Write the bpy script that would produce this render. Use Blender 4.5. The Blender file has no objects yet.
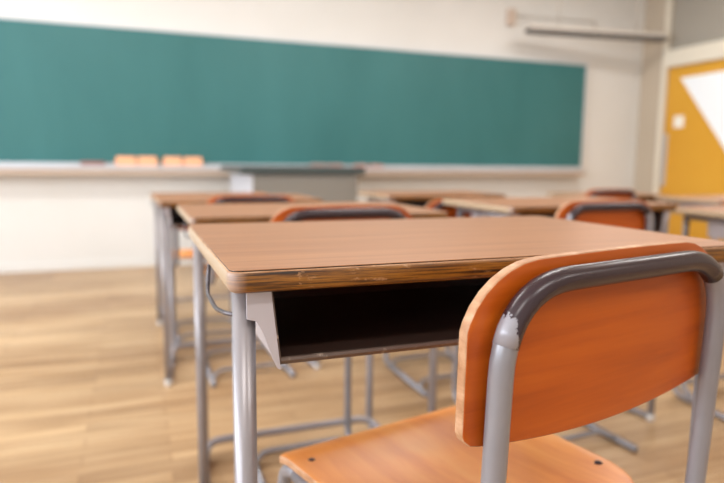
import bpy, bmesh, math, random
from mathutils import Vector, Matrix, noise
random.seed(5)
PI = math.pi
C = bpy.context.scene.collection

# ------------------------------------------------------------------ materials
def mat(name, col, rough=.5, metal=0., build=None, spec=.5, emit=None, coat=0):
    m = bpy.data.materials.new(name); m.use_nodes = True
    nt = m.node_tree; b = nt.nodes['Principled BSDF']
    b.inputs['Base Color'].default_value = (*col, 1)
    b.inputs['Roughness'].default_value = rough
    b.inputs['Metallic'].default_value = metal
    b.inputs['Specular IOR Level'].default_value = spec
    if coat: b.inputs['Coat Weight'].default_value = coat; b.inputs['Coat Roughness'].default_value = .15
    if emit:
        b.inputs['Emission Color'].default_value = (*emit[0], 1); b.inputs['Emission Strength'].default_value = emit[1]
    if build: build(nt, b)
    return m
def hexc(r, g, b):
    f = lambda c: (c/255/12.92) if c/255 <= .04045 else ((c/255+.055)/1.055)**2.4
    return (f(r), f(g), f(b))
def coords(nt, scale=(1, 1, 1), rot=(0, 0, 0)):
    tc = nt.nodes.new('ShaderNodeTexCoord'); mp = nt.nodes.new('ShaderNodeMapping')
    mp.inputs['Scale'].default_value = scale; mp.inputs['Rotation'].default_value = rot
    nt.links.new(tc.outputs['Object'], mp.inputs['Vector']); return mp.outputs['Vector']
def noise_tex(nt, vec, scale, detail=4, rough=.55, dist=0):
    n = nt.nodes.new('ShaderNodeTexNoise'); n.inputs['Scale'].default_value = scale
    n.inputs['Detail'].default_value = detail; n.inputs['Roughness'].default_value = rough
    n.inputs['Distortion'].default_value = dist
    nt.links.new(vec, n.inputs['Vector']); return n.outputs['Fac']
def ramp(nt, fac, stops):
    r = nt.nodes.new('ShaderNodeValToRGB'); e = r.color_ramp.elements
    while len(e) < len(stops): e.new(.5)
    for k, (p, c) in zip(e, stops): k.position = p; k.color = (*c, 1)
    nt.links.new(fac, r.inputs['Fac']); return r.outputs['Color']
def mixc(nt, fac, a, b, mode='MIX'):
    m = nt.nodes.new('ShaderNodeMix'); m.data_type = 'RGBA'; m.blend_type = mode
    if isinstance(fac, float): m.inputs[0].default_value = fac
    else: nt.links.new(fac, m.inputs[0])
    for i, v in ((6, a), (7, b)):
        if isinstance(v, tuple): m.inputs[i].default_value = (*v, 1)
        else: nt.links.new(v, m.inputs[i])
    return m.outputs[2]
def bump(nt, b, h, s=.2, d=.001):
    n = nt.nodes.new('ShaderNodeBump'); n.inputs['Strength'].default_value = s; n.inputs['Distance'].default_value = d
    nt.links.new(h, n.inputs['Height']); nt.links.new(n.outputs['Normal'], b.inputs['Normal'])

def wood(c1, c2, c3, scale=(3, 60, 60), s=1.0, worn=None):
    def f(nt, b):
        v = coords(nt, scale)
        n = noise_tex(nt, v, s, 6, .6, .4)
        col = ramp(nt, n, [(.3, c1), (.5, c2), (.72, c3)])
        if worn:
            w = noise_tex(nt, coords(nt, (1, 1, 1)), worn[1], 5, .7)
            wr = ramp(nt, w, [(worn[2], (0, 0, 0)), (worn[2]+.06, (1, 1, 1))])
            col = mixc(nt, wr, col, worn[0])
        nt.links.new(col, b.inputs['Base Color'])
        bump(nt, b, n, .08, .0005)
    return f
LAM = mat('desk laminate', (1, 1, 1), .33, build=wood(hexc(142, 92, 58), hexc(160, 108, 70), hexc(173, 120, 80), (4, 90, 90), 1.0), spec=.6)
def ply_edge(nt, b):
    v = coords(nt, (9, 9, 430))
    n = noise_tex(nt, v, 1.0, 5, .65, .15)
    col = ramp(nt, n, [(.38, hexc(34, 20, 8)), (.46, hexc(86, 50, 16)), (.55, hexc(142, 92, 28)), (.66, hexc(72, 42, 16))])
    w = noise_tex(nt, coords(nt, (40, 40, 90)), 1.0, 5, .7)
    wr = ramp(nt, w, [(.6, (0, 0, 0)), (.66, (1, 1, 1))])
    col = mixc(nt, wr, col, hexc(160, 120, 84))
    # the window-side edge of the boards has lost its varnish
    geo = nt.nodes.new('ShaderNodeTexCoord'); sep = nt.nodes.new('ShaderNodeSeparateXYZ')
    nt.links.new(geo.outputs['Object'], sep.inputs[0])
    mr = nt.nodes.new('ShaderNodeMapRange'); mr.inputs[1].default_value = .016; mr.inputs[2].default_value = .004
    nt.links.new(sep.outputs['X'], mr.inputs[0])
    col2 = mixc(nt, mr.outputs[0], col, hexc(172, 150, 124))
    ny = nt.nodes.new('ShaderNodeMapRange'); ny.inputs[1].default_value = .004; ny.inputs[2].default_value = .02
    nt.links.new(sep.outputs['Y'], ny.inputs[0])
    corner = mixc(nt, mr.outputs[0], col, mixc(nt, .4, col, hexc(196, 176, 170)))
    nt.links.new(mixc(nt, ny.outputs[0], corner, col2), b.inputs['Base Color'])
    bump(nt, b, n, .25, .0006)
PLY = mat('plywood edge', (1, 1, 1), .4, build=ply_edge)
PLYD = mat('dark glue line', hexc(40, 26, 16), .5)
ORW = mat('orange varnished plywood', (1, 1, 1), .36, build=wood(hexc(150, 62, 6), hexc(170, 76, 9), hexc(184, 88, 15), (2.5, 50, 45), 1.0), spec=.45)
SEATW = mat('seat plywood', (1, 1, 1), .3, build=wood(hexc(206, 116, 44), hexc(224, 140, 62), hexc(232, 158, 84), (22, 3, 22), 1.0), spec=.5)
CEDGE = mat('worn chair edge', (1, 1, 1), .5, build=wood(hexc(150, 104, 70), hexc(176, 132, 98), hexc(196, 158, 128), (30, 30, 60), 1.5, (hexc(206, 160, 122), 60, .6)))
def paint(base, dark, lo=.66):
    def f(nt, b):
        n = noise_tex(nt, coords(nt), 90, 5, .7)
        r = ramp(nt, n, [(lo, base), (lo+.05, dark)])
        m = noise_tex(nt, coords(nt), 9, 3, .5)
        r2 = mixc(nt, ramp(nt, m, [(.35, (0, 0, 0)), (.7, (1, 1, 1))]), r, tuple(c*.86 for c in base))
        nt.links.new(r2, b.inputs['Base Color'])
    return f
TUBE = mat('grey painted tube', (1, 1, 1), .3, .3, paint(hexc(148, 142, 145), hexc(104, 80, 68), .68))
TUBEB = mat('grey chair tube', (1, 1, 1), .28, .25, paint(hexc(136, 134, 140), hexc(90, 78, 76), .74))
def sleeve_mat(hw, zt):
    def f(nt, b):
        n = noise_tex(nt, coords(nt), 110, 5, .7)
        tc = nt.nodes.new('ShaderNodeTexCoord'); sp = nt.nodes.new('ShaderNodeSeparateXYZ'); nt.links.new(tc.outputs['Object'], sp.inputs[0])
        def m(op, x, y):
            q = nt.nodes.new('ShaderNodeMath'); q.operation = op
            for i, v in enumerate((x, y)):
                if v is None: continue
                if isinstance(v, (int, float)): q.inputs[i].default_value = v
                else: nt.links.new(v, q.inputs[i])
            return q.outputs[0]
        g = m('ADD', m('ABSOLUTE', sp.outputs['X'], None), m('MULTIPLY', m('SUBTRACT', zt, sp.outputs['Z']), .12))
        g = m('ADD', g, m('MULTIPLY', m('SUBTRACT', n, .5), .022))
        mask = m('GREATER_THAN', g, hw+.0005)
        chips = ramp(nt, n, [(.70, hexc(50, 36, 42)), (.72, hexc(134, 126, 126))])
        nt.links.new(mixc(nt, mask, chips, hexc(142, 139, 146)), b.inputs['Base Color'])
    return mat('dark tube coating', (1, 1, 1), .27, .1, f)
SHEET = mat('grey sheet steel', (1, 1, 1), .38, .1, paint(hexc(176, 170, 176), hexc(120, 98, 84), .7))
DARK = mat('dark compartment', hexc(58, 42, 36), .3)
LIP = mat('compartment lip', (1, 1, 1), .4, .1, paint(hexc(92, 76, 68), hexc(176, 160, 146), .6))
SCREW = mat('screw steel', hexc(70, 58, 62), .35, .8)
RUBBER = mat('pale foot cap', hexc(205, 200, 196), .6)
WIRE = mat('hook wire', hexc(92, 86, 90), .35, .5)

def wallf(c, c2):
    def f(nt, b):
        n = noise_tex(nt, coords(nt), 1.3, 3, .5)
        nt.links.new(ramp(nt, n, [(.3, c), (.7, c2)]), b.inputs['Base Color'])
    return f
WALL = mat('cream plaster', (1, 1, 1), .75, build=wallf(hexc(214, 212, 208), hexc(221, 219, 216)), spec=.2)
WALLR = mat('beige plaster', (1, 1, 1), .8, build=wallf(hexc(184, 170, 152), hexc(192, 178, 160)), spec=.2)
TRIM = mat('cream painted trim', hexc(224, 216, 200), .5)
CEIL = mat('white ceiling', hexc(235, 233, 228), .8)
def boardf(nt, b):
    n = noise_tex(nt, coords(nt, (1, 1, .35)), 1.6, 5, .6, .3)
    nt.links.new(ramp(nt, n, [(.3, hexc(46, 102, 103)), (.7, hexc(57, 113, 114))]), b.inputs['Base Color'])
GREEN = mat('green chalkboard', (1, 1, 1), .45, build=boardf, spec=.4)
ALU = mat('pale aluminium', hexc(198, 200, 206), .4, .3)
TRAYM = mat('tray underside wood', hexc(196, 176, 160), .5)
ERAO = mat('orange felt', (1, 1, 1), .8, build=wallf(hexc(236, 160, 118), hexc(246, 196, 164)))
ERAW = mat('eraser wood', hexc(238, 172, 128), .6)
ERAP = mat('pink felt', hexc(182, 128, 116), .8)
ERAB = mat('eraser tan back', hexc(170, 150, 146), .6)
REDM = mat('dull red box', hexc(150, 104, 98), .7)
PODG = mat('grey podium', (1, 1, 1), .5, build=wallf(hexc(128, 124, 118), hexc(138, 134, 127)))
PODT = mat('dark podium top', hexc(64, 74, 74), .4)
PODS = mat('window-lit podium side', hexc(205, 206, 214), .4)  # podium grey made paler: light from the windows put into the colour
YEL = mat('yellow door', (1, 1, 1), .45, build=wallf(hexc(208, 150, 40), hexc(216, 160, 50)))
PANE = mat('frosted pane', hexc(235, 238, 242), .3, emit=((.86, .93, 1), .1))  # white and slight glow stand in for the bright corridor behind the glass
TRANS = mat('grey transom pane', hexc(158, 152, 142), .25)
LAMPD = mat('lamp dark underside', hexc(84, 78, 76), .5)
LAMPW = mat('lamp top', hexc(196, 188, 178), .5)
STICK = mat('white plate', hexc(240, 236, 226), .5)

def floorf(nt, b):
    tc = nt.nodes.new('ShaderNodeTexCoord')
    br = nt.nodes.new('ShaderNodeTexBrick'); br.offset = .37; br.offset_frequency = 2
    br.inputs['Scale'].default_value = 1.0; br.inputs['Brick Width'].default_value = .62; br.inputs['Row Height'].default_value = .055
    br.inputs['Mortar Size'].default_value = .0011; br.inputs['Mortar Smooth'].default_value = .3; br.inputs['Bias'].default_value = 0
    br.inputs['Color1'].default_value = (0, 0, 0, 1); br.inputs['Color2'].default_value = (1, 1, 1, 1); br.inputs['Mortar'].default_value = (.5, .5, .5, 1)
    nt.links.new(tc.outputs['Object'], br.inputs['Vector'])
    g = noise_tex(nt, coords(nt, (2.2, 34, 1)), 1.0, 6, .62, .5)
    col = ramp(nt, g, [(.3, hexc(150, 118, 82)), (.5, hexc(180, 149, 114)), (.72, hexc(202, 177, 146))])
    tint = ramp(nt, br.outputs['Color'], [(0, hexc(205, 190, 172)), (1, hexc(255, 250, 240))])
    col = mixc(nt, 1.0, col, tint, 'MULTIPLY')
    big = noise_tex(nt, coords(nt, (.7, 2.2, 1)), 1.2, 3, .5)
    col = mixc(nt, ramp(nt, big, [(.4, (0, 0, 0)), (.7, (.5, .5, .5))]), col, hexc(214, 184, 144))
    col = mixc(nt, br.outputs['Fac'], col, hexc(110, 70, 36))
    nt.links.new(col, b.inputs['Base Color'])
    nt.links.new(ramp(nt, g, [(.3, (.42,)*3), (.7, (.32,)*3)]), b.inputs['Roughness'])
    bump(nt, b, g, .1, .0006)
FLOOR = mat('wood strip floor', (1, 1, 1), .38, build=floorf, spec=.5)

# ------------------------------------------------------------------ mesh helpers
def obj(name, bm, mats, parent=None, smooth=False, bevel=0, loc=None):
    bmesh.ops.recalc_face_normals(bm, faces=bm.faces)
    me = bpy.data.meshes.new(name); bm.to_mesh(me); bm.free()
    if not isinstance(mats, (list, tuple)): mats = [mats]
    for m in mats: me.materials.append(m)
    if smooth:
        for p in me.polygons: p.use_smooth = True
    o = bpy.data.objects.new(name, me); C.objects.link(o)
    if parent: o.parent = parent
    if loc: o.location = loc
    if bevel:
        md = o.modifiers.new('Bevel', 'BEVEL'); md.width = bevel; md.segments = 3; md.limit_method = 'ANGLE'; md.angle_limit = math.radians(40)
    return o
def box(bm, x0, x1, y0, y1, z0, z1, mi=0):
    v = [bm.verts.new(p) for p in ((x0,y0,z0),(x1,y0,z0),(x1,y1,z0),(x0,y1,z0),(x0,y0,z1),(x1,y0,z1),(x1,y1,z1),(x0,y1,z1))]
    for f in ((0,3,2,1),(4,5,6,7),(0,1,5,4),(1,2,6,5),(2,3,7,6),(3,0,4,7)):
        bm.faces.new([v[i] for i in f]).material_index = mi
    return bm
def B(*a): return box(bmesh.new(), *a)
def fillet(pts, r, n=6):
    pts = [Vector(p) for p in pts]; out = [pts[0]]
    for i in range(1, len(pts)-1):
        a, p, c = pts[i-1], pts[i], pts[i+1]
        d1 = (a-p); d2 = (c-p); ri = r[i-1] if isinstance(r, (list, tuple)) else r
        t = min(ri, d1.length*.49, d2.length*.49)
        ang = d1.angle(d2)
        if ang > PI-.03: out.append(p); continue
        s = p + d1.normalized()*t; e = p + d2.normalized()*t
        for k in range(n+1):
            u = k/n; out.append(s*(1-u)**2 + p*2*u*(1-u) + e*u*u)
    out.append(pts[-1]); return out
def tube(bm, pts, r, fr=.03, seg=14, n=7, caps=True):
    P = fillet(pts, fr, n) if fr else [Vector(p) for p in pts]
    T = []
    for i in range(len(P)):
        a = P[max(i-1, 0)]; b = P[min(i+1, len(P)-1)]; T.append((b-a).normalized())
    up = Vector((0, 0, 1)) if abs(T[0].z) < .9 else Vector((1, 0, 0))
    nrm = (up - T[0]*up.dot(T[0])).normalized(); rings = []
    for p, t in zip(P, T):
        nrm = (nrm - t*nrm.dot(t)).normalized(); bi = t.cross(nrm)
        rings.append([bm.verts.new(p + (nrm*math.cos(2*PI*k/seg) + bi*math.sin(2*PI*k/seg))*r) for k in range(seg)])
    for a, b in zip(rings, rings[1:]):
        for k in range(seg): bm.faces.new((a[k], a[(k+1) % seg], b[(k+1) % seg], b[k]))
    if caps: bm.faces.new(rings[0][::-1]); bm.faces.new(rings[-1])
    return bm
def rrect(w, d, r, ins=0, n=8):
    w2, d2 = w-2*ins, d-2*ins; rr = max(r-ins, .001); out = []
    for cx, cy, a0 in ((w-ins-rr, ins+rr, -PI/2), (w-ins-rr, d-ins-rr, 0), (ins+rr, d-ins-rr, PI/2), (ins+rr, ins+rr, PI)):
        for k in range(n+1):
            a = a0 + PI/2*k/n; out.append((cx+rr*math.cos(a), cy+rr*math.sin(a)))
    return out
def loft(bm, rings):
    V = [[bm.verts.new(p) for p in r] for r in rings]; n = len(V[0])
    for a, b in zip(V, V[1:]):
        for k in range(n): bm.faces.new((a[k], a[(k+1) % n], b[(k+1) % n], b[k]))
    bm.faces.new(V[0][::-1]); bm.faces.new(V[-1]); return bm
def cyl(bm, p, q, r, seg=16): return tube(bm, [p, q], r, 0, seg)
def dome(bm, c, r, h, seg=14):
    rings = []
    for k in range(4):
        a = k/4*PI/2; rings.append([(c[0]+r*math.cos(a)*math.cos(2*PI*j/seg), c[1]+r*math.cos(a)*math.sin(2*PI*j/seg), c[2]+h*math.sin(a)) for j in range(seg)])
    return loft(bm, rings)

def tag(o, label=None, cat=None, group=None, kind=None):
    if label: o['label'] = label
    if cat: o['category'] = cat
    if group: o['group'] = group
    if kind: o['kind'] = kind
    return o
def thing(name, loc=(0, 0, 0), rz=0):
    o = bpy.data.objects.new(name, None); C.objects.link(o); o.empty_display_size = .1
    o.location = loc; o.rotation_euler = (0, 0, rz); return o
def copy_tree(o, parent=None):
    c = o.copy(); C.objects.link(c); c.parent = parent
    for ch in list(o.children): copy_tree(ch, c)
    return c

# ------------------------------------------------------------------ desk
DW, DD, TH = .60, .40, .0205
def make_desk(T, fi=.055):
    r = thing('school_desk')
    z0, z1 = T-TH, T-.0014
    prof = [(.006, z0), (.0025, z0+.0015), (.0007, z0+.004), (0, z0+.008), (0, z1-.003), (.0008, z1-.0008), (.002, z1)]
    obj('tabletop', loft(bmesh.new(), [[(x, y, z) for x, y in rrect(DW, DD, .012, i)] for i, z in prof]), [PLY, CEDGE, PLYD], r, True)
    tt = r.children[0]
    for p_ in tt.data.polygons:
        zc_ = p_.center.z
        if abs(p_.normal.z) < .99 and zc_ > z1-.0012: p_.material_index = 1
    m = obj('laminate_surface', loft(bmesh.new(), [[(x, y, z) for x, y in rrect(DW, DD, .012, i)] for i, z in ((.0021, z1), (.0021, T-.0004), (.0026, T))]), [PLYD, LAM], r)
    for p_ in m.data.polygons:
        if p_.normal.z > .3: p_.material_index = 1
    R = .0103; ni = .0172
    for s in (0, 1):
        X = lambda v: v if s == 0 else DW-v
        bm = bmesh.new(); cyl(bm, (X(ni), .03, .02), (X(ni), .03, z0-.001), R)
        lg = obj('leg', bm, TUBE, r, True)
        cb = bmesh.new(); cyl(cb, (X(ni), .03, 0), (X(ni), .03, .022), R+.0022); obj('foot_cap', cb, RUBBER, lg, True)
        bm = bmesh.new()
        tube(bm, [(X(fi), .37, z0-.001), (X(fi), .37, .0125), (X(ni+.004), .044, .0125)], R, .05, 14, 9)
        obj('leg', bm, TUBE, r, True)
        # gusset between leg and compartment
        bm = bmesh.new(); xs = []
        pr = [(ni, z0-.0005), (.0385, z0-.0005), (.0465, T-.0935), (.0440, T-.0925), (.0400, T-.084), (.0365, T-.073), (.0325, T-.062), (.0285, T-.053), (.0250, T-.0475), (ni, T-.0455)]
        v = [[bm.verts.new((X(px), y, pz)) for px, pz in pr] for y in (.014, .018)]
        n = len(pr)
        bm.faces.new(v[0]); bm.faces.new(v[1][::-1])
        for k in range(n): bm.faces.new((v[0][k], v[0][(k+1) % n], v[1][(k+1) % n], v[1][k]))
        obj('gusset', bm, SHEET, r)
        # side rail of the top
        bm = bmesh.new(); cyl(bm, (X(ni), .035, z0-.012), (X(fi), .365, z0-.012), .009); obj('side_rail', bm, TUBE, r, True)
    bm = bmesh.new()
    tube(bm, [(fi-.012, .27, .0225), (fi+.006, .352, .05), (DW-fi-.006, .352, .05), (DW-fi+.012, .27, .0225)], .0108, .05, 14, 8)
    obj('crossbar', bm, TUBE, r, True)
    # compartment: outer steel tray
    xa, xb, ya, yb = .039, DW-.039, .016, .275; zb = T-.0925; t = .0012
    def sec(bm, x0, x1, off, zt):
        pass
    bm = bmesh.new()
    box(bm, xa, xa+t, ya, yb, zb+.006, z0-.0003); box(bm, xb-t, xb, ya, yb, zb+.006, z0-.0003)
    # bottom with rolled front
    pr = [(yb, zb), (ya+.01, zb), (ya+.003, zb+.002), (ya, zb+.006), (ya+.001, zb+.0085), (ya+.003, zb+.009), (ya+.0038, zb+.008), (ya+.003, zb+.007), (ya+.006, zb+.004), (yb, zb+.002)]
    a = [bm.verts.new((xa, y, z)) for y, z in pr]; b = [bm.verts.new((xb, y, z)) for y, z in pr]
    for k in range(len(pr)): 
        k2 = (k+1) % len(pr); bm.faces.new((a[k], a[k2], b[k2], b[k]))
    bm.faces.new(a); bm.faces.new(b[::-1])
    box(bm, xa, xb, yb-t, yb, zb, z0-.0003)
    def slant(bm):
        for v in bm.verts:
            k = .008*max(0, min(1.03, (z0-v.co.z)/(z0-zb))); v.co.x += k if v.co.x < DW/2 else -k
        return bm
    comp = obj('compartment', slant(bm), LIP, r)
    for s in (0, 1):
        x0 = xa-.0012 if s == 0 else xb
        obj('compartment_side', slant(B(x0, x0+.0012, ya+.001, yb, zb+.001, z0-.0003)), SHEET, r)
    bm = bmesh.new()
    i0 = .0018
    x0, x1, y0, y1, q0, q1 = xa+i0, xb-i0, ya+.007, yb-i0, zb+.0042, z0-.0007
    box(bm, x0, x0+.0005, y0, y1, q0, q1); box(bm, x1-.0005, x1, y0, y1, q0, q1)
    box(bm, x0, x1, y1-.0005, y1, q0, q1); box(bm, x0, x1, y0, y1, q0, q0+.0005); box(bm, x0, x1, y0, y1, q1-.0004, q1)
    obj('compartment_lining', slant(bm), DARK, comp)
    # bag hook on the window side
    bm = bmesh.new()
    tube(bm, [(.003, .166, z0-.0005), (.001, .164, T-.040), (-.001, .150, T-.050), (.0, .09, T-.052), (.003, .045, T-.046), (.014, .032, T-.046)], .0022, .012, 10, 6)
    obj('bag_hook', bm, WIRE, r, True)
    return r

# ------------------------------------------------------------------ chair (origin on the floor under the middle of the back, front towards +Y)
def make_chair(hw=.143, w2=.168, zt=.709, top=.727, bot=.582, zs=.42, sw=.172, sf=.375, R=.0105, rx=.060, br=.062, extra=False):
    r = thing('school_chair')
    zr = zs-.0265; rk = .020
    P = [(-hw, sf-.04, zr), (-hw, (zt-zs)*rk+.006, zr), (-hw, .0, zt), (hw, .0, zt), (hw, (zt-zs)*rk+.006, zr), (hw, sf-.04, zr)]
    bm = bmesh.new(); tube(bm, P, R, [.05, br, br, .05], 20, 10)
    obj('back_frame', bm, TUBEB, r, True)
    Q = [p for p in fillet(P, [.05, br, br, .05], 10) if p.z > (zt-br+.018 if p.x < 0 else zt-.022)]
    bm = bmesh.new(); tube(bm, Q, R+.0005, 0, 22); obj('dark_sleeve', bm, sleeve_mat(hw, zt), r, True)
    us = [-1, -.985, -.95, -.9, -.84, -.77, -.69, -.6, -.5, -.4, -.3, -.2, -.1, 0]; us = us + [-u for u in us[-2::-1]]
    def ztop(u):
        x = abs(u)*w2; rz = rx*.84; e = w2-rx
        crown = .004*(1-(x/w2)**2)
        if x <= e: return top-.004+crown
        q = (x-e)/rx; return top-.004+crown - rz*(1-math.sqrt(max(0, 1-(q*.985)**2)))
    def zbot(u):
        x = abs(u)*w2; e = w2-.014
        base = bot - .015*(1-(x/w2)**2)
        if x <= e: return base
        q = (x-e)/.014; return base + .014*(1-math.sqrt(max(0, 1-(q*.98)**2)))
    bm = bmesh.new(); nv = 8; th = .0105; G = {}
    for i, u in enumerate(us):
        for j in range(nv+1):
            z = zbot(u) + (ztop(u)-zbot(u))*j/nv
            p = Vector((u*w2, R+.0008 + .005*u*u + (zt-z)*rk, z))
            sl = Vector((-.014*u/w2, 1, rk)).normalized()
            G[i, j, 0] = bm.verts.new(p); G[i, j, 1] = bm.verts.new(p+sl*th)
    n = len(us)-1
    for i in range(n):
        for j in range(nv):
            bm.faces.new((G[i, j, 0], G[i+1, j, 0], G[i+1, j+1, 0], G[i, j+1, 0]))
            bm.faces.new((G[i, j, 1], G[i, j+1, 1], G[i+1, j+1, 1], G[i+1, j, 1]))
    for i in range(n):
        for j in (0, nv): bm.faces.new((G[i, j, 0], G[i+1, j, 0], G[i+1, j, 1], G[i, j, 1])).material_index = 1
    for j in range(nv):
        for i in (0, n): bm.faces.new((G[i, j, 0], G[i, j+1, 0], G[i, j+1, 1], G[i, j, 1])).material_index = 1
    obj('backrest', bm, [ORW, CEDGE], r, True, .0018)
    bm = bmesh.new(); N, M = 24, 18; G = {}
    y0, y1 = .042, sf
    for j in range(M+1):
        v = j/M; y = y0 + (y1-y0)*v; half = sw - .014*(1-v)
        for yy, rr in ((y-y0, .085), (y1-y, .022)):
            if yy < rr: half -= rr*(1-math.sqrt(max(0, 1-((rr-yy)/rr*.985)**2)))
        for i in range(N+1):
            u = -1+2*i/N; x = u*half
            z = zs - .011*math.exp(-((v-.42)/.3)**2)*(1-u*u) - (.013*((v-.86)/.14)**2 if v > .86 else 0) + .005*(1-v)
            G[i, j, 0] = bm.verts.new((x, y, z)); G[i, j, 1] = bm.verts.new((x, y, z-.0105))
    for i in range(N):
        for j in range(M):
            bm.faces.new((G[i, j, 0], G[i+1, j, 0], G[i+1, j+1, 0], G[i, j+1, 0])); bm.faces.new((G[i, j, 1], G[i, j+1, 1], G[i+1, j+1, 1], G[i+1, j, 1]))
    for i in range(N):
        for j in (0, M): bm.faces.new((G[i, j, 0], G[i+1, j, 0], G[i+1, j, 1], G[i, j, 1])).material_index = 1
    for j in range(M):
        for i in (0, N): bm.faces.new((G[i, j, 0], G[i, j+1, 0], G[i, j+1, 1], G[i, j, 1])).material_index = 1
    seat = obj('seat', bm, [SEATW, CEDGE], r, True, .0018)
    for sx in (-1, 1):
        for yy in (.125, sf-.06):
            bm = bmesh.new(); dome(bm, (sx*(sw-.027), yy, zs-.0005+.005*(1-(yy-y0)/(y1-y0))-.0015), .0055, .003); obj('screw', bm, SCREW, seat, True)
        bm = bmesh.new()
        tube(bm, [(sx*hw, sf-.075, zr), (sx*hw, sf-.0, zr), (sx*hw, sf+.0, .0120), (sx*(hw+.006), .0, .0120)], R-.0006, [.05, .05], 16, 9)
        lg = obj('side_frame', bm, TUBEB, r, True)
    bm = bmesh.new(); tube(bm, [(-hw, sf-.055, .014), (-hw+.03, sf-.03, .030), (hw-.03, sf-.03, .030), (hw, sf-.055, .014)], R-.003, .025, 12, 6); obj('front_crossbar', bm, TUBEB, r, True)
    if extra:
        bm = bmesh.new(); tube(bm, [(-hw, .07, .014), (-hw+.03, .10, .030), (hw-.03, .10, .030), (hw, .07, .014)], R-.003, .025, 12, 6); obj('rear_crossbar', bm, TUBEB, r, True)
    return r

# ------------------------------------------------------------------ room
XL, XR, YF, YB, ZC = -3.3, 4.784, 4.45, -3.2, 2.62
def struct(name, bm, m, **k): return tag(obj(name, bm, m, **k), kind='structure')
struct('floor', B(XL-.1, XR+.1, YB-.1, YF+.1, -.06, 0), FLOOR)
struct('ceiling', B(XL-.1, XR+.1, YB-.1, YF+.1, ZC, ZC+.06), CEIL)
struct('wall_front', B(XL-.1, XR+.1, YF, YF+.1, 0, ZC), WALL)
struct('wall_back', B(XL-.1, XR+.1, YB-.1, YB, 0, ZC), WALL)
# left wall with three window openings
bm = bmesh.new(); WIN = [(-2.7, -.9), (-.6, 1.4), (1.7, 3.9)]; wz0, wz1 = .75, 2.35
box(bm, XL-.1, XL, YB, YF, 0, wz0); box(bm, XL-.1, XL, YB, YF, wz1, ZC)
ys = [YB] + [v for w in WIN for v in w] + [YF]
for a, b in zip(ys[::2], ys[1::2]): box(bm, XL-.1, XL, a, b, wz0, wz1)
struct('wall_left', bm, WALL)
for k, (a, b) in enumerate(WIN):
    bm = bmesh.new(); f = .035
    box(bm, XL-.07, XL-.03, a, b, wz0, wz0+f); box(bm, XL-.07, XL-.03, a, b, wz1-f, wz1)
    for y in (a, (a+b)/2-f/2, b-f): box(bm, XL-.07, XL-.03, y, y+f, wz0+f, wz1-f)
    struct('window_%d' % (k+1), bm, ALU)
# right wall: door opening + transom
dY0, dY1, dZ = 3.10, 4.12, 1.75; tZ0, tZ1 = 1.905, 2.45
bm = bmesh.new()
box(bm, XR, XR+.1, YB, dY0, 0, ZC); box(bm, XR, XR+.1, dY1, YF, 0, ZC)
box(bm, XR, XR+.1, dY0, dY1, dZ, tZ0); box(bm, XR, XR+.1, dY0, dY1, tZ1, ZC)
struct('wall_right', bm, WALLR)
bm = bmesh.new()
for (a, b) in ((dY0-.05, dY0), (dY1, dY1+.05)): box(bm, XR-.02, XR, a, b, 0, tZ1+.05)
box(bm, XR-.02, XR, dY0, dY1, dZ, tZ0); box(bm, XR-.02, XR, dY0, dY1, tZ1, tZ1+.05)
struct('trim_1', bm, TRIM)
struct('window_4', B(XR+.02, XR+.03, dY0, dY1, tZ0, tZ1), TRANS)
# door leaf with a slanted corner pane
d = struct('door_1', B(XR+.015, XR+.055, dY0+.005, dY1-.005, .005, dZ-.005), YEL)
def prism(pts, x0, x1):
    bm = bmesh.new(); a = [bm.verts.new((x0, y, z)) for y, z in pts]; b = [bm.verts.new((x1, y, z)) for y, z in pts]; n = len(pts)
    bm.faces.new(a); bm.faces.new(b[::-1])
    for k in range(n): bm.faces.new((a[k], a[(k+1) % n], b[(k+1) % n], b[k]))
    return bm
pn = obj('pane', prism([(3.97, 1.635), (3.24, 1.645), (3.24, .70)], XR+.010, XR+.016), PANE, d)
pl = obj('plate', B(XR+.008, XR+.016, 3.90, 4.01, 1.175, 1.285), STICK, d)
hd = obj('handle', B(XR-.004, XR+.016, 4.07, 4.095, .62, 1.12), ALU, d)
struct('baseboard_front', B(XL, XR, YF-.012, YF, 0, .055), WALL)

# chalkboard
bx0, bx1, bz0, bz1 = -2.4, 4.05, .794, 1.762
cb = thing('chalkboard', (0, YF, bz0))
obj('writing_surface', B(bx0, bx1, -.05, -.02, 0, bz1-bz0), GREEN, cb)
bm = bmesh.new(); box(bm, bx0-.02, bx0, -.055, 0, -.02, bz1-bz0+.015); box(bm, bx1, bx1+.02, -.055, 0, -.02, bz1-bz0+.015)
box(bm, bx0, bx1, -.055, 0, bz1-bz0, bz1-bz0+.015); box(bm, bx0, bx1, -.055, 0, -.0295, 0)
obj('frame', bm, ALU, cb)
bm = bmesh.new(); box(bm, bx0, bx1, -.14, -.002, -.046, -.030); box(bm, bx0, bx1, -.14, -.136, -.030, -.020)
obj('chalk_tray', bm, ALU, cb)
obj('tray_apron', B(bx0, bx1, -.125, 0, -.085, -.0465), TRAYM, cb)
tag(cb, 'long green chalkboard with pale frame and chalk tray on the front wall', 'chalkboard')
TZ = bz0-.030
def eraser(x, w, h, m1, m2, label, group=None, cat='eraser'):
    e = thing('chalkboard_eraser', (x, YF-.09, TZ+.0005))
    bm = loft(bmesh.new(), [[(px-w/2, py-.028, z) for px, py in rrect(w, .056, .008, i)] for i, z in ((.002, 0), (0, .003), (0, h*.6), (.001, h*.62))])
    obj('felt', bm, m1, e)
    bm = loft(bmesh.new(), [[(px-w/2, py-.028, z) for px, py in rrect(w, .056, .008, i)] for i, z in ((.002, h*.621), (.002, h*.8), (.005, h*.95), (.012, h))])
    obj('wooden_back', bm, m2, e)
    tag(e, label, cat, group); return e
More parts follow.
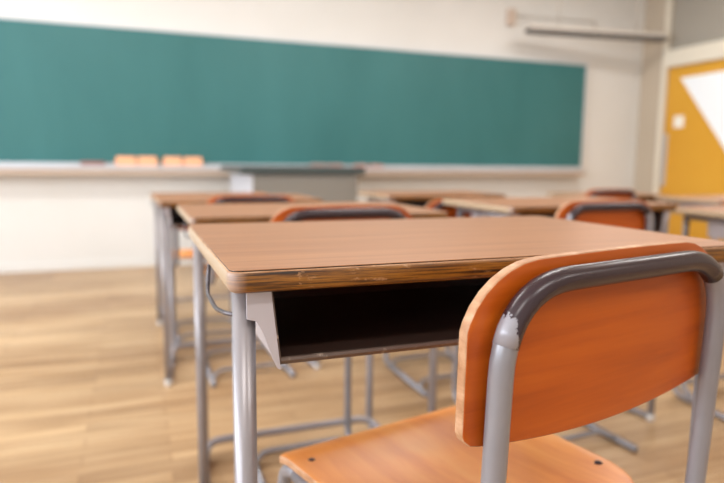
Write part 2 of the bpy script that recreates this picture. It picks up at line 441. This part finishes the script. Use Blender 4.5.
xs = [(-.118, .145), (.032, .14), (.212, .14), (.360, .14)]
L = ['orange chalkboard eraser, leftmost of the four orange ones on the tray', 'orange chalkboard eraser, second from the left of the four orange ones',
     'orange chalkboard eraser, third from the left of the four, just right of the gap', 'orange chalkboard eraser, rightmost of the four orange ones on the tray']
for (x, w), l in zip(xs, L): eraser(x, w, .078, ERAO, ERAW, l, 'orange erasers on the chalk tray')
eraser(1.355, .125, .04, ERAP, ERAB, 'dull pink eraser on the tray above the grey podium, left of the next one', 'pink erasers on the chalk tray')
eraser(1.50, .125, .04, ERAP, ERAB, 'dull pink eraser on the tray above the grey podium, close beside another', 'pink erasers on the chalk tray')
eraser(1.73, .12, .04, ERAP, ERAB, 'dull pink eraser just right of the podium, left one of the last pair', 'pink erasers on the chalk tray')
eraser(1.87, .12, .04, ERAP, ERAB, 'dull pink eraser at the far right end of the row on the chalk tray', 'pink erasers on the chalk tray')
bm = loft(bmesh.new(), [[(px-.08, py-.02, z) for px, py in rrect(.16, .045, .006, i)] for i, z in ((.001, 0), (0, .002), (0, .036), (.004, .04))])
tag(obj('chalk_box', bm, REDM, loc=(-.345, YF-.09, TZ+.0005)), 'small dull red chalk box at the left end of the tray items', 'box')

# teacher podium
p = thing('podium', (.61, 3.22, 0))
obj('body', B(0, .68, 0, .85, .03, .735), PODG, p, bevel=.004)
obj('lit_side', B(-.008, 0, .0, .85, .03, .735), PODS, p)  # thin sheet painting the window-lit left side of the body
obj('top', B(-.075, .725, -.02, .89, .737, .785), PODT, p, bevel=.004)
bm = bmesh.new()
obj('plinth', B(.03, .65, .03, .82, 0, .029), PODT, p)
obj('front_panel', B(.05, .63, -.006, 0, .10, .70), PODG, p)
tag(p, 'grey teacher podium with dark top in front of the green chalkboard', 'podium')

# board lamp hanging off the wall and the conduit beside it
lp = thing('board_lamp', (3.24, 4.22, 2.0), -.13)
def rx(): pass
bm = loft(bmesh.new(), [[(x, y, z) for y, z in ((-.045, .0), (.045, 0), (.03, .04), (-.03, .04))] for x in (0, 1.40)])
obj('housing', bm, LAMPW, lp)
obj('reflector', B(.0, 1.40, -.05, .05, -.032, -.0005), LAMPD, lp)
for x in (.3, 1.1):
    bm = bmesh.new(); cyl(bm, (x, 0, .038), (x, 0, ZC-2.0), .006); obj('arm', bm, LAMPW, lp, True)
tag(lp, 'long chalkboard lamp with dark underside high on the front wall', 'lamp')
cn = thing('wall_conduit', (3.2, YF, 2.14))
obj('junction_box', B(-.035, .035, -.05, 0, -.07, .07), TRAYM, cn, bevel=.004)
bm = bmesh.new(); tube(bm, [(.035, -.012, .02), (.9, -.012, .045), (.95, -.012, .045), (.97, -.012, -.03)], .010, .02); obj('pipe', bm, LAMPW, cn, True)
tag(cn, 'beige junction box with thin conduit above the right end of the chalkboard', 'conduit')

# ------------------------------------------------------------------ furniture
DG = 'school desks standing in rows'; CG = 'wooden school chairs behind the desks'
d1 = make_desk(.7275, .066)
tag(d1, 'large brown topped school desk in the foreground with open dark compartment', 'desk', DG)
proto = make_desk(.702); low = make_desk(.675)
desks = [(proto, .035, .787, 'brown topped desk directly in front of the foreground desk'),
         (proto, .885, .90, 'tan topped desk of the middle row with pale grey compartment side'),
         (low, .005, 1.72, 'brown topped desk second ahead of the foreground desk in the left row'),
         (low, .01, 2.60, 'brown topped desk farthest ahead in the left row near the podium'),
         (low, .965, 1.94, 'small far desk of the middle row just right of the podium'),
         (low, 1.66, .70, 'reddish brown desk cut off by the right frame edge, below the yellow door'),
         (low, 2.55, 1.62, 'far desk with pale blue grey side right beside the yellow door'),
         (low, 2.36, 2.30, 'far desk by the front wall with bluish side left of the small orange chair')]
seen = set()
for src, x, y, l in desks:
    o = src if src.name not in seen else copy_tree(src)
    seen.add(src.name); o.location = (x, y, 0); tag(o, l, 'desk', DG)
    if y > 2.2: o.scale = (1, 1, .95)          # two lower desks of the same make
    elif x > 2.5: o.scale = (1, 1, .97)

c1 = make_chair(.1605, .1845, .7250, .7430, .5935, .441,   .178, .388, .0101, .076, br=.074); c1.location = (.3490, -.0795, 0); c1.rotation_euler = (0, 0, .222)
tag(c1, 'large orange plywood chair in the right foreground with dark coated top tube', 'chair', CG)
cp = make_chair(extra=True); cs = make_chair(zt=.652, top=.668, bot=.526, zs=.390, extra=True); cl = make_chair(zt=.682, top=.699, bot=.557, zs=.405, extra=True)
chairs = [(cp, .355, .725, 1, 'orange chair tucked at the second desk, its back seen over the foreground desk'),
          (cp, 1.10, .76, 3, 'orange chair with grey tube at the tan desk, right of centre before the corner'),
          (cl, .325, 1.672, 1, 'orange chair in the left row at the desk second ahead of the foreground desk'),
          (cs, .235, 2.20, 0, 'orange chair farthest ahead in the left row, seat edge seen between thin desk legs'),
          (cl, 1.015, 1.335, 1, 'bright orange chair back partly hidden by the left corner of the tan desk'),
          (cl, 2.19, 1.93, 0, 'small far orange chair just above the nearer right chair, by the front wall'),
          (cl, 2.58, 1.47, 0, 'orange chair at the right frame edge beside the yellow door')]
for src, x, y, a, l in chairs:
    o = src if src.name not in seen else copy_tree(src)
    seen.add(src.name); o.location = (x, y, 0); o.rotation_euler = (0, 0, math.radians(a)); tag(o, l, 'chair', CG)

# ------------------------------------------------------------------ light
def area(name, loc, rot, sx, sy, power, col):
    l = bpy.data.lights.new(name, 'AREA'); l.shape = 'RECTANGLE'; l.size = sx; l.size_y = sy; l.energy = power; l.color = col
    o = bpy.data.objects.new(name, l); C.objects.link(o); o.location = loc; o.rotation_euler = rot; return o
for k, (a, b) in enumerate(WIN):
    area('window_daylight', (XL-.14, (a+b)/2, (wz0+wz1)/2), (0, -PI/2, 0), wz1-wz0-.05, b-a-.05, (85, 110, 95)[k], (.86, .93, 1))
for x in (-.6, 1.4, 3.4):
    for y in (-1.6, 1.2, 3.0):
        area('ceiling_fill', (x, y, ZC-.03), (0, 0, 0), 1.1, .25, 26, (1, .975, .94))  # unseen overhead lights, added as soft fill
w = bpy.data.worlds.new('World'); bpy.context.scene.world = w; w.use_nodes = True
w.node_tree.nodes['Background'].inputs[0].default_value = (.85, .92, 1, 1); w.node_tree.nodes['Background'].inputs[1].default_value = 1.5

# ------------------------------------------------------------------ camera
f, pit, roll, yaw = 609., .1296, .0105, -.3584
cam = bpy.data.cameras.new('Camera'); co = bpy.data.objects.new('Camera', cam); C.objects.link(co)
cam.sensor_width = 36; cam.lens = 36*f/724; cam.clip_start = .01
cy, sy = math.cos(yaw), math.sin(yaw)
fw = Vector((-sy*math.cos(pit), cy*math.cos(pit), -math.sin(pit))); rt = Vector((cy, sy, 0)); up = rt.cross(fw)
r2 = rt*math.cos(roll) + up*math.sin(roll); u2 = -rt*math.sin(roll) + up*math.cos(roll)
co.matrix_world = Matrix.Translation((-.0705, -.5016, .8182)) @ Matrix((r2, u2, -fw)).transposed().to_4x4()
cam.dof.use_dof = True; cam.dof.focus_distance = .52; cam.dof.aperture_fstop = 3.8
sc = bpy.context.scene; sc.camera = co
sc.view_settings.view_transform = 'Standard'; sc.view_settings.look = 'None'; sc.view_settings.gamma = 1
sc.view_settings.use_curve_mapping = False; sc.view_settings.exposure = -.22
